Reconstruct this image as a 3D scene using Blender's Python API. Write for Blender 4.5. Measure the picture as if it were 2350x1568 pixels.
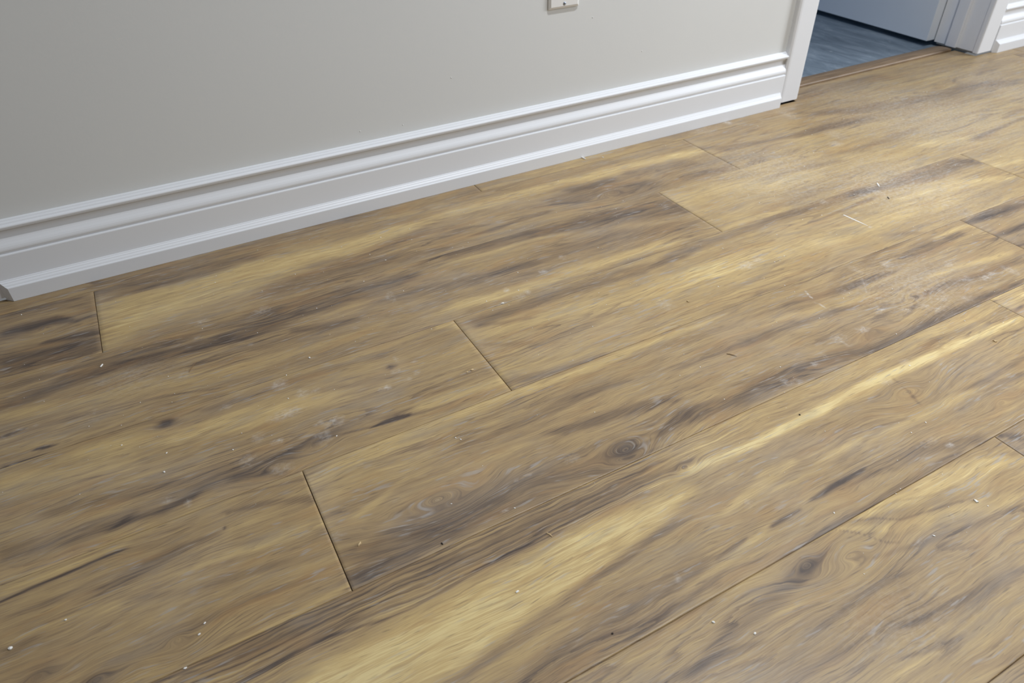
import bpy, bmesh, math, random
import numpy as np
from mathutils import Vector, Matrix

for o in list(bpy.data.objects):
    bpy.data.objects.remove(o)
scene = bpy.context.scene
COL = scene.collection

# ------------------------------------------------------------------ camera
cam_d = bpy.data.cameras.new('camera')
cam = bpy.data.objects.new('camera', cam_d)
COL.objects.link(cam)
cam_d.sensor_width = 36.0
cam_d.lens = 24.856
cam_d.clip_start = 0.02
cam.matrix_world = (Matrix.Translation((0, 0, 0.65)) @ Matrix.Rotation(-0.48922, 4, 'Z')
                    @ Matrix.Rotation(0.906712, 4, 'X') @ Matrix.Rotation(-0.0215275, 4, 'Z'))
cam_d.dof.use_dof = True
cam_d.dof.focus_distance = 0.95
cam_d.dof.aperture_fstop = 8.0
scene.camera = cam

# ------------------------------------------------------------------ light
world = bpy.data.worlds.new('room_ambient')
scene.world = world
world.use_nodes = True
bg = world.node_tree.nodes['Background']
bg.inputs['Color'].default_value = (0.93, 0.97, 1.0, 1)
bg.inputs['Strength'].default_value = 0.18


def area(name, loc, power, size, color, rot=(0, 0, 0), shape='DISK', size_y=None):
    d = bpy.data.lights.new(name, 'AREA')
    d.energy = power
    d.shape = shape
    d.size = size
    if size_y:
        d.size_y = size_y
    d.color = color
    o = bpy.data.objects.new(name, d)
    o.location = loc
    o.rotation_euler = rot
    COL.objects.link(o)
    return o


lamp = area('ceiling_lamp', (1.25, 0.34, 2.42), 21.5, 0.15, (0.90, 0.94, 1.0))
lamp.data.spread = math.radians(112)
# window in the right-hand end of the room
area('window_daylight', (3.9, -0.35, 1.35), 92, 1.1, (0.88, 0.93, 1.0), (0, math.radians(90), 0), 'RECTANGLE', 1.3)
# daylight window of the next room
area('next_room_daylight', (0.75, 2.6, 1.5), 5.4, 0.9, (0.14, 0.44, 1.0), (0, math.radians(-80), 0), 'RECTANGLE', 1.2)

scene.view_settings.view_transform = 'Standard'
scene.view_settings.look = 'None'
scene.view_settings.exposure = 0.06
scene.view_settings.gamma = 1.0
scene.view_settings.use_curve_mapping = False
scene.cycles.use_denoising = True
scene.cycles.max_bounces = 6


# ------------------------------------------------------------------ helpers
def srgb(r, g, b):
    f = lambda c: (c / 255 / 12.92) if c <= 10 else ((c / 255 + .055) / 1.055) ** 2.4
    return (f(r), f(g), f(b), 1.0)


def nt(name):
    m = bpy.data.materials.new(name)
    m.use_nodes = True
    t = m.node_tree
    t.nodes.clear()
    out = t.nodes.new('ShaderNodeOutputMaterial')
    b = t.nodes.new('ShaderNodeBsdfPrincipled')
    t.links.new(b.outputs[0], out.inputs[0])
    return m, t, b


class N:
    """tiny node-graph writer"""

    def __init__(self, t):
        self.t = t

    def _in(self, sock, v):
        if isinstance(v, bpy.types.NodeSocket):
            self.t.links.new(v, sock)
        else:
            sock.default_value = v

    def math(self, op, a, b=0.0, clamp=False):
        n = self.t.nodes.new('ShaderNodeMath')
        n.operation = op
        n.use_clamp = clamp
        self._in(n.inputs[0], a)
        self._in(n.inputs[1], b)
        return n.outputs[0]

    def comb(self, x, y, z):
        n = self.t.nodes.new('ShaderNodeCombineXYZ')
        for s, v in zip(n.inputs, (x, y, z)):
            self._in(s, v)
        return n.outputs[0]

    def noise(self, vec, detail=3.0, rough=.5, dist=0.0, scale=1.0):
        n = self.t.nodes.new('ShaderNodeTexNoise')
        self._in(n.inputs['Vector'], vec)
        n.inputs['Scale'].default_value = scale
        n.inputs['Detail'].default_value = detail
        n.inputs['Roughness'].default_value = rough
        n.inputs['Distortion'].default_value = dist
        return n.outputs[0]

    def smooth(self, v, lo, hi, a=0.0, b=1.0):
        n = self.t.nodes.new('ShaderNodeMapRange')
        n.interpolation_type = 'SMOOTHSTEP'
        self._in(n.inputs[0], v)
        n.inputs[1].default_value = lo
        n.inputs[2].default_value = hi
        n.inputs[3].default_value = a
        n.inputs[4].default_value = b
        return n.outputs[0]

    def ramp(self, v, stops):
        n = self.t.nodes.new('ShaderNodeValToRGB')
        e = n.color_ramp.elements
        e[0].position, e[0].color = stops[0]
        e[1].position, e[1].color = stops[-1]
        for p, c in stops[1:-1]:
            k = e.new(p)
            k.color = c
        self._in(n.inputs[0], v)
        return n.outputs[0]

    def mix(self, f, a, b, mode='MIX'):
        n = self.t.nodes.new('ShaderNodeMix')
        n.data_type = 'RGBA'
        n.blend_type = mode
        self._in(n.inputs[0], f)
        self._in(n.inputs[6], a)
        self._in(n.inputs[7], b)
        return n.outputs[2]

    def bump(self, h, strength, dist):
        n = self.t.nodes.new('ShaderNodeBump')
        n.inputs['Strength'].default_value = strength
        n.inputs['Distance'].default_value = dist
        self._in(n.inputs['Height'], h)
        return n.outputs[0]


def objcoord(t):
    n = t.nodes.new('ShaderNodeTexCoord')
    s = t.nodes.new('ShaderNodeSeparateXYZ')
    t.links.new(n.outputs['Object'], s.inputs[0])
    return n.outputs['Object'], s.outputs


def paint(name, col, rough=.45, bump=.0, scale=300., spec=.4):
    m, t, b = nt(name)
    g = N(t)
    oc, _ = objcoord(t)
    n1 = g.noise(oc, 2, .5, 0, 3.0)
    c2 = tuple(c * .955 for c in col[:3]) + (1,)
    t.links.new(g.mix(n1, col, c2), b.inputs['Base Color'])
    b.inputs['Roughness'].default_value = rough
    b.inputs['Specular IOR Level'].default_value = spec
    if bump:
        h = g.noise(oc, 3, .55, 0, scale)
        t.links.new(g.bump(h, bump, .0006), b.inputs['Normal'])
    return m


M_WALL = paint('wall_paint', srgb(215, 215, 212), .6, .10, 220., .3)
M_TRIM = paint('trim_paint', srgb(227, 228, 230), .44, .03, 500., .5)
M_DOOR = paint('door_paint', srgb(222, 226, 230), .4, .03, 400., .45)
M_PLATE = paint('plate_plastic', srgb(232, 230, 226), .3, 0, 300., .5)
M_STEEL = paint('screw_steel', srgb(150, 158, 170), .3)
M_STEEL.node_tree.nodes['Principled BSDF'].inputs['Metallic'].default_value = .9
M_DARK = paint('underlay_dark', srgb(46, 38, 32), .8)
M_PLASTER = paint('plaster', srgb(236, 234, 228), .8)
M_SLIVER = paint('sliver_wood', srgb(120, 92, 58), .7)
M_SHAVING = paint('shaving_wood', srgb(205, 180, 138), .7)
M_DARKBIT = paint('dark_grit', srgb(52, 44, 38), .8)


def wood_material():
    m, t, b = nt('plank_wood')
    g = N(t)
    oc, xyz = objcoord(t)
    info = t.nodes.new('ShaderNodeObjectInfo')
    rnd = g.math('MULTIPLY', info.outputs['Random'], 83.0)
    att = t.nodes.new('ShaderNodeAttribute')
    att.attribute_name = 'wood'
    sep = t.nodes.new('ShaderNodeSeparateColor')
    t.links.new(att.outputs['Color'], sep.inputs[0])
    tone, warp, stripe = sep.outputs[0], sep.outputs[1], sep.outputs[2]
    dust = att.outputs['Alpha']
    x, y = xyz[0], xyz[1]
    # slow wander of the grain
    w1 = g.math('SUBTRACT', g.noise(g.comb(g.math('MULTIPLY', x, 5.0), g.math('MULTIPLY', y, 11.0), rnd), 2, .5), .5)
    w2 = g.math('SUBTRACT', g.noise(g.comb(g.math('MULTIPLY', x, 22.0), g.math('MULTIPLY', y, 40.0), rnd), 2, .5), .5)
    v = g.math('ADD', g.math('ADD', y, warp),
               g.math('ADD', g.math('MULTIPLY', w1, .028), g.math('MULTIPLY', w2, .006)))

    def gr(sx, sy, det, rough=.55, dist=0.0, off=0.0):
        return g.noise(g.comb(g.math('MULTIPLY', x, sx), g.math('MULTIPLY', v, sy), g.math('ADD', rnd, off)), det, rough, dist)
    n1 = gr(2.6, 26, 3, .55, .3)            # broad streaks
    n2 = gr(7.0, 120, 3, .6, .2, 7.)        # growth lines
    n3 = gr(26., 520, 2, .6, 0, 13.)        # fine pores
    n4 = gr(16., 60., 3, .6, .8, 21.)       # figure flecks
    n5 = gr(15., 1150., 2, .6, 0, 91.)      # crisp fibre
    ns = gr(1.1, 400., 2, .5, 0, 29.)       # strong parallel stripes
    c = lambda n, k: g.math('MULTIPLY', g.math('SUBTRACT', n, .5), k)
    tot = g.math('ADD', tone, c(n1, .9))
    tot = g.math('ADD', tot, c(n2, 1.15))
    tot = g.math('ADD', tot, c(n3, 1.0))
    tot = g.math('ADD', tot, c(n4, .5))
    tot = g.math('ADD', tot, c(n5, 1.1))
    tot = g.math('ADD', tot, g.math('MULTIPLY', c(ns, 2.9), stripe))
    # growth rings: sharp-edged contour lines that run with the grain and open into flames
    ring = gr(1.25, 20., 1.0, .5, .2, 103.)
    saw = g.math('FRACT', g.math('ADD', g.math('MULTIPLY', ring, 17.), c(n3, .5)))
    rl = g.smooth(saw, .0, .42, 1.0, 0.0)
    rm = g.smooth(gr(4., 22., 2, .5, .5, 117.), .44, .68, .05, 1.0)
    rl = g.math('MULTIPLY', rl, rm)
    tot = g.math('SUBTRACT', tot, g.math('MULTIPLY', rl, .62))
    tot = g.math('ADD', tot, .08)
    f = g.math('ADD', g.math('MULTIPLY', tot, .385), .5, True)
    col = g.ramp(f, [(0.0, srgb(68, 54, 45)), (.17, srgb(98, 80, 62)), (.36, srgb(131, 108, 78)), (.52, srgb(153, 128, 90)),
                     (.70, srgb(173, 147, 100)), (.86, srgb(191, 164, 110)), (1.0, srgb(212, 190, 134))])
    # warm / grey drift of hue
    hue = gr(9., 45., 3, .55, .4, 41.)
    col = g.mix(g.smooth(hue, .52, .72, 0, .34), col, srgb(158, 120, 72))
    col = g.mix(g.smooth(hue, .47, .28, 0, .30), col, srgb(124, 116, 108))
    # silvery lime in the open pores, with glints of the embossed grain painted in
    sil = g.smooth(gr(34., 300., 2, .5, 0, 57.), .56, .70)
    sil = g.math('MULTIPLY', sil, g.smooth(gr(12., 40., 2, .5, .6, 61.), .42, .62))
    col = g.mix(g.math('MULTIPLY', sil, .58), col, srgb(158, 153, 148))
    pore = g.smooth(gr(40., 640., 1, .5, 0, 71.), .62, .76)
    col = g.mix(g.math('MULTIPLY', pore, .50), col, srgb(84, 68, 58))
    # plaster dust trodden in, patchy, with a haze; broad films also paint in floor sheen
    dn = g.noise(g.comb(g.math('MULTIPLY', x, 130.), g.math('MULTIPLY', y, 190.), 3.), 4, .65, .6)
    dm = g.math('MULTIPLY', dust, g.smooth(dn, .36, .72, .26, 1.0), True)
    haze = g.smooth(g.noise(g.comb(g.math('MULTIPLY', x, 4.), g.math('MULTIPLY', y, 6.), 9.), 4, .6, .5), .45, .8, .03, .13)
    dm = g.math('MAXIMUM', dm, haze)
    col = g.mix(dm, col, srgb(212, 208, 202))
    t.links.new(col, b.inputs['Base Color'])
    r = g.math('ADD', g.math('MULTIPLY', n4, .16), .34)
    r = g.math('ADD', r, g.math('MULTIPLY', dm, .35), True)
    t.links.new(r, b.inputs['Roughness'])
    b.inputs['Specular IOR Level'].default_value = .32
    h = g.math('ADD', g.math('MULTIPLY', n3, .7), g.math('ADD', g.math('MULTIPLY', n2, .5), g.math('MULTIPLY', g.math('MULTIPLY', ns, stripe), 1.6)))
    t.links.new(g.bump(h, .30, .0009), b.inputs['Normal'])
    return m


M_WOOD = wood_material()


def strip_material():
    m, t, b = nt('strip_wood')
    g = N(t)
    oc, xyz = objcoord(t)
    n = g.noise(g.comb(g.math('MULTIPLY', xyz[0], 9.), g.math('MULTIPLY', xyz[1], 160.), xyz[2]), 4, .6)
    t.links.new(g.ramp(n, [(.3, srgb(96, 76, 54)), (.55, srgb(132, 108, 80)), (.8, srgb(152, 130, 102))]), b.inputs['Base Color'])
    b.inputs['Roughness'].default_value = .5
    return m


M_STRIP = strip_material()


def slate_floor():
    m, t, b = nt('next_room_floor')
    g = N(t)
    oc, xyz = objcoord(t)
    n = g.noise(g.comb(g.math('MULTIPLY', xyz[0], 26.), g.math('MULTIPLY', xyz[1], 6.), 0.), 5, .65, .8)
    n2 = g.noise(g.comb(g.math('MULTIPLY', xyz[0], 60.), g.math('MULTIPLY', xyz[1], 18.), 4.), 4, .6, .6)
    col = g.ramp(n, [(.25, srgb(78, 88, 98)), (.5, srgb(108, 120, 130)), (.75, srgb(138, 148, 156))])
    col = g.mix(g.smooth(n2, .6, .78, 0, .45), col, srgb(190, 196, 200))
    t.links.new(col, b.inputs['Base Color'])
    b.inputs['Roughness'].default_value = .6
    return m


M_SLATE = slate_floor()


def setp(o, label=None, cat=None, kind=None, group=None):
    if label:
        o['label'] = label
    if cat:
        o['category'] = cat
    if kind:
        o['kind'] = kind
    if group:
        o['group'] = group
    return o


def link(name, me, mat, parent=None, loc=(0, 0, 0)):
    o = bpy.data.objects.new(name, me)
    COL.objects.link(o)
    o.location = loc
    if mat:
        me.materials.append(mat)
    if parent:
        o.parent = parent
    return o


def empty(name, loc=(0, 0, 0)):
    o = bpy.data.objects.new(name, None)
    o.empty_display_size = .05
    COL.objects.link(o)
    o.location = loc
    return o


def boxes(name, bx, mat, parent=None, loc=(0, 0, 0), bevel=0.0):
    """bx: list of (x0,x1,y0,y1,z0,z1) in the object's frame"""
    bm = bmesh.new()
    for x0, x1, y0, y1, z0, z1 in bx:
        vs = [bm.verts.new(v) for v in ((x0, y0, z0), (x1, y0, z0), (x1, y1, z0), (x0, y1, z0),
                                        (x0, y0, z1), (x1, y0, z1), (x1, y1, z1), (x0, y1, z1))]
        for f in ((3, 2, 1, 0), (4, 5, 6, 7), (0, 1, 5, 4), (1, 2, 6, 5), (2, 3, 7, 6), (3, 0, 4, 7)):
            bm.faces.new([vs[i] for i in f])
    if bevel:
        bmesh.ops.bevel(bm, geom=bm.edges[:], offset=bevel, segments=2, affect='EDGES', profile=.5)
    me = bpy.data.meshes.new(name)
    bm.to_mesh(me)
    bm.free()
    return link(name, me, mat, parent, loc)


def sweep_x(name, prof, x0, x1, mat, parent=None, loc=(0, 0, 0), miter0=0.0, miter1=0.0):
    """closed profile [(y,z)] swept along x; a mitre pulls the end back with depth (-y)"""
    n = len(prof)
    vs, fs = [], []
    for y, z in prof:
        vs.append((x0 + miter0 * max(0., -y), y, z))
    for y, z in prof:
        vs.append((x1 - miter1 * max(0., -y), y, z))
    for i in range(n):
        j = (i + 1) % n
        fs.append((i, j, n + j, n + i))
    fs.append(tuple(range(n))[::-1])
    fs.append(tuple(range(n, 2 * n)))
    me = bpy.data.meshes.new(name)
    me.from_pydata(vs, [], fs)
    bm = bmesh.new()
    bm.from_mesh(me)
    bmesh.ops.recalc_face_normals(bm, faces=bm.faces[:])
    bm.to_mesh(me)
    bm.free()
    return link(name, me, mat, parent, loc)


def arc(cy, cz, ry, rz, a0, a1, n=6):
    return [(cy + ry * math.cos(math.radians(a0 + (a1 - a0) * i / n)), cz + rz * math.sin(math.radians(a0 + (a1 - a0) * i / n))) for i in range(n + 1)]


# ------------------------------------------------------------------ the room
WALL_Y = 1.262          # face of the back wall
DX0, DX1 = 1.500, 2.262  # rough opening behind the casings
floor = boxes('floor', [(-2.2, 4.0, -0.75, 1.256, -.03, -.0092), (1.512, 2.246, 1.256, 1.345, -.03, -.0092)], M_DARK)
setp(floor, 'wide wood-look plank floor in brown and gold running along the wall', 'floor', 'structure')

wall = boxes('wall_back', [(-2.2, DX0, WALL_Y, 1.392, .0, 2.5), (DX1, 4.0, WALL_Y, 1.392, .0, 2.5),
                           (DX0, DX1, WALL_Y, 1.392, 2.07, 2.5)], M_WALL)
setp(wall, 'plain off-white painted wall behind the white baseboard', 'wall', 'structure')
# little nibs of dried paint on the wall
for wx, wz in ((0.3606, .1510), (0.4455, .1464), (0.553, .2170), (1.005, .1975), (0.872, .2830)):
    bm = bmesh.new()
    bmesh.ops.create_icosphere(bm, subdivisions=2, radius=.0013)
    for v in bm.verts:
        v.co.y *= .5
    me = bpy.data.meshes.new('paint_nib')
    bm.to_mesh(me)
    bm.free()
    link('paint_nib', me, M_WALL, wall, (wx, WALL_Y, wz))

# baseboard: y measured from the wall face (negative = towards the room)
BASE = [(0, .1300), (-.0035, .1292), (-.0042, .1280), (-.0046, .1270), (-.0078, .1262), (-.0084, .1252), (-.0088, .1240), (-.0112, .1232)] \
    + arc(-.0112, .1208, .0024, .0024, 90, 200, 5) + [(-.0126, .1172), (-.0118, .1164), (-.0080, .1158), (-.0074, .1150), (-.0074, .1136), (-.0062, .1130)] \
    + [(-.0052, .1110), (-.0048, .1080), (-.0050, .1050), (-.0058, .1015), (-.0072, .0980), (-.0092, .0945), (-.0112, .0915), (-.0128, .0885)] \
    + [(-.0137, .0855), (-.0139, .0832), (-.0134, .0810), (-.0124, .0794), (-.0118, .0786), (-.0118, .0776), (-.0140, .0774), (-.0150, .0768), (-.0155, .0756), (-.0155, .0050), (0, .0050)]
SHOE = [(-.0155, .0350), (-.0170, .0346), (-.0174, .0335), (-.0196, .0318), (-.0200, .0307), (-.0224, .0285), (-.0236, .0262), (-.0250, .0256),
        (-.0258, .0250), (-.0262, .0240), (-.0262, .0003), (-.0155, .0003)]


def baseboard(name, x0, x1, sx0, sx1, m0, m1, label):
    o = sweep_x(name, BASE, x0, x1, M_TRIM, None, (0, WALL_Y, 0))
    setp(o, label, 'baseboard', 'structure')
    # the shoe is parented, so its frame is the board's frame
    n = len(SHOE)
    vs = [(sx0 + m0 * (-y - .0155), y, z) for y, z in SHOE] + [(sx1 - m1 * (-y - .0155), y, z) for y, z in SHOE]
    fs = [(i, (i + 1) % n, n + (i + 1) % n, n + i) for i in range(n)] + [tuple(range(n))[::-1], tuple(range(n, 2 * n))]
    me = bpy.data.meshes.new('shoe_moulding')
    me.from_pydata(vs, [], fs)
    bm = bmesh.new()
    bm.from_mesh(me)
    bmesh.ops.recalc_face_normals(bm, faces=bm.faces[:])
    bm.to_mesh(me)
    bm.free()
    link('shoe_moulding', me, M_TRIM, o)
    return o


baseboard('baseboard_left', -2.2, 1.4495, -.277, 1.4435, 1.0, .25,
          'white moulded baseboard with shoe moulding along the wall left of the doorway')
baseboard('baseboard_right', 2.3135, 4.0, 2.3145, 4.0, 1.0, 0,
          'short visible run of white moulded baseboard right of the doorway')


def casing(name, xo, xi, label):
    """vertical board between outer edge xo and inner edge xi"""
    sgn = 1 if xi > xo else -1
    prof = [(xo, 0.0), (xo, -.0105)] + [(xo + sgn * .0008, -.0120), (xo + sgn * .0045, -.0142), (xo + sgn * .009, -.0150)] \
        + [(xi - sgn * .006, -.0150), (xi - sgn * .0022, -.0143), (xi - sgn * .0006, -.0125), (xi, -.0100), (xi, 0.0)]
    n = len(prof)
    z0, z1 = .0070, 2.09
    vs = [(x - xo, y, z0) for x, y in prof] + [(x - xo, y, z1) for x, y in prof]
    fs = [(i, (i + 1) % n, n + (i + 1) % n, n + i) for i in range(n)] + [tuple(range(n))[::-1], tuple(range(n, 2 * n))]
    me = bpy.data.meshes.new(name)
    me.from_pydata(vs, [], fs)
    bm = bmesh.new()
    bm.from_mesh(me)
    bmesh.ops.recalc_face_normals(bm, faces=bm.faces[:])
    bm.to_mesh(me)
    bm.free()
    return setp(link(name, me, M_TRIM, None, (xo, WALL_Y, 0)), label, 'door casing', 'structure')


casing('trim_1', 1.4500, 1.5130, 'white door casing left of the opening, its foot just off the floor')
casing('trim_2', 2.3130, 2.2440, 'white door casing right of the opening, beside the jamb')
setp(boxes('trim_3', [(1.4500, 2.3130, -.015, 0, 2.09, 2.155)], M_TRIM, None, (0, WALL_Y, 0), .001),
     'white head casing above the doorway, out of the picture', 'door casing', 'structure')

# door frame and door
door = empty('door_1', (2.246, 1.262, 0))
setp(door, 'white door standing open into the blue-lit room, with its jamb', 'door', 'structure')
D = lambda x0, x1, y0, y1, z0, z1: (x0 - 2.246, x1 - 2.246, y0 - 1.262, y1 - 1.262, z0, z1)
jr = boxes('jamb', [D(2.2475, 2.2615, 1.2625, 1.3925, .0085, 2.069)], M_TRIM, door, bevel=.0008)
boxes('door_stop', [D(2.2365, 2.2472, 1.3150, 1.3480, .0085, 2.055)], M_TRIM, jr, bevel=.0012)
jl = boxes('jamb', [D(1.5005, 1.5105, 1.2625, 1.3925, .0085, 2.069)], M_TRIM, door, bevel=.0008)
boxes('door_stop', [D(1.5108, 1.5215, 1.3150, 1.3480, .0085, 2.055)], M_TRIM, jl, bevel=.0012)
boxes('jamb', [D(1.5106, 2.2474, 1.2625, 1.3925, 2.058, 2.069)], M_TRIM, door)
slab = boxes('slab', [(-.035, 0, 0, .725, .013, 2.04)], M_DOOR, door, (2.2505 - 2.246, 1.3950 - 1.262, 0), bevel=.0012)
slab.rotation_euler = (0, 0, math.radians(-3.0))
for hz in (.28, 1.05, 1.82):
    bm = bmesh.new()
    bmesh.ops.create_cone(bm, cap_ends=True, segments=14, radius1=.0055, radius2=.0055, depth=.09)
    me = bpy.data.meshes.new('hinge')
    bm.to_mesh(me)
    bm.free()
    link('hinge', me, M_STEEL, door, (.0135, .1365, hz))

# the next room
setp(boxes('floor_next_room', [(.6, 4.0, 1.345, 4.2, -.03, -.0040)], M_SLATE),
     'blue-grey brushed bare floor of the room beyond the doorway', 'floor', 'structure')
setp(boxes('wall_far', [(.5, 4.1, 4.2, 4.3, -.03, 2.5)], M_WALL), 'far wall of the next room, out of the picture', 'wall', 'structure')
setp(boxes('wall_far_right', [(4.0, 4.1, 1.392, 4.2, -.03, 2.5)], M_WALL), 'right wall of the next room, out of the picture', 'wall', 'structure')
setp(boxes('wall_far_left', [(.5, .6, 1.392, 4.2, -.03, 2.5)], M_WALL), 'left wall of the next room, out of the picture', 'wall', 'structure')
setp(boxes('ceiling', [(.5, 4.1, 1.262, 4.3, 2.5, 2.56)], M_WALL), 'ceiling of the next room, out of the picture', 'ceiling', 'structure')

# wooden reducer strip in the doorway
strip = sweep_x('threshold_strip', [(0, 0.0003), (0, .0052), (.0012, .0072), (.004, .0082), (.020, .0086), (.036, .0070), (.050, .0040), (.058, .0010), (.060, -.0036), (.030, -.0036), (.030, .0003)],
                1.5235, 2.2255, M_STRIP, None, (0, 1.3165, 0))
setp(strip, 'narrow brown wooden transition strip across the doorway floor', 'threshold')

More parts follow.
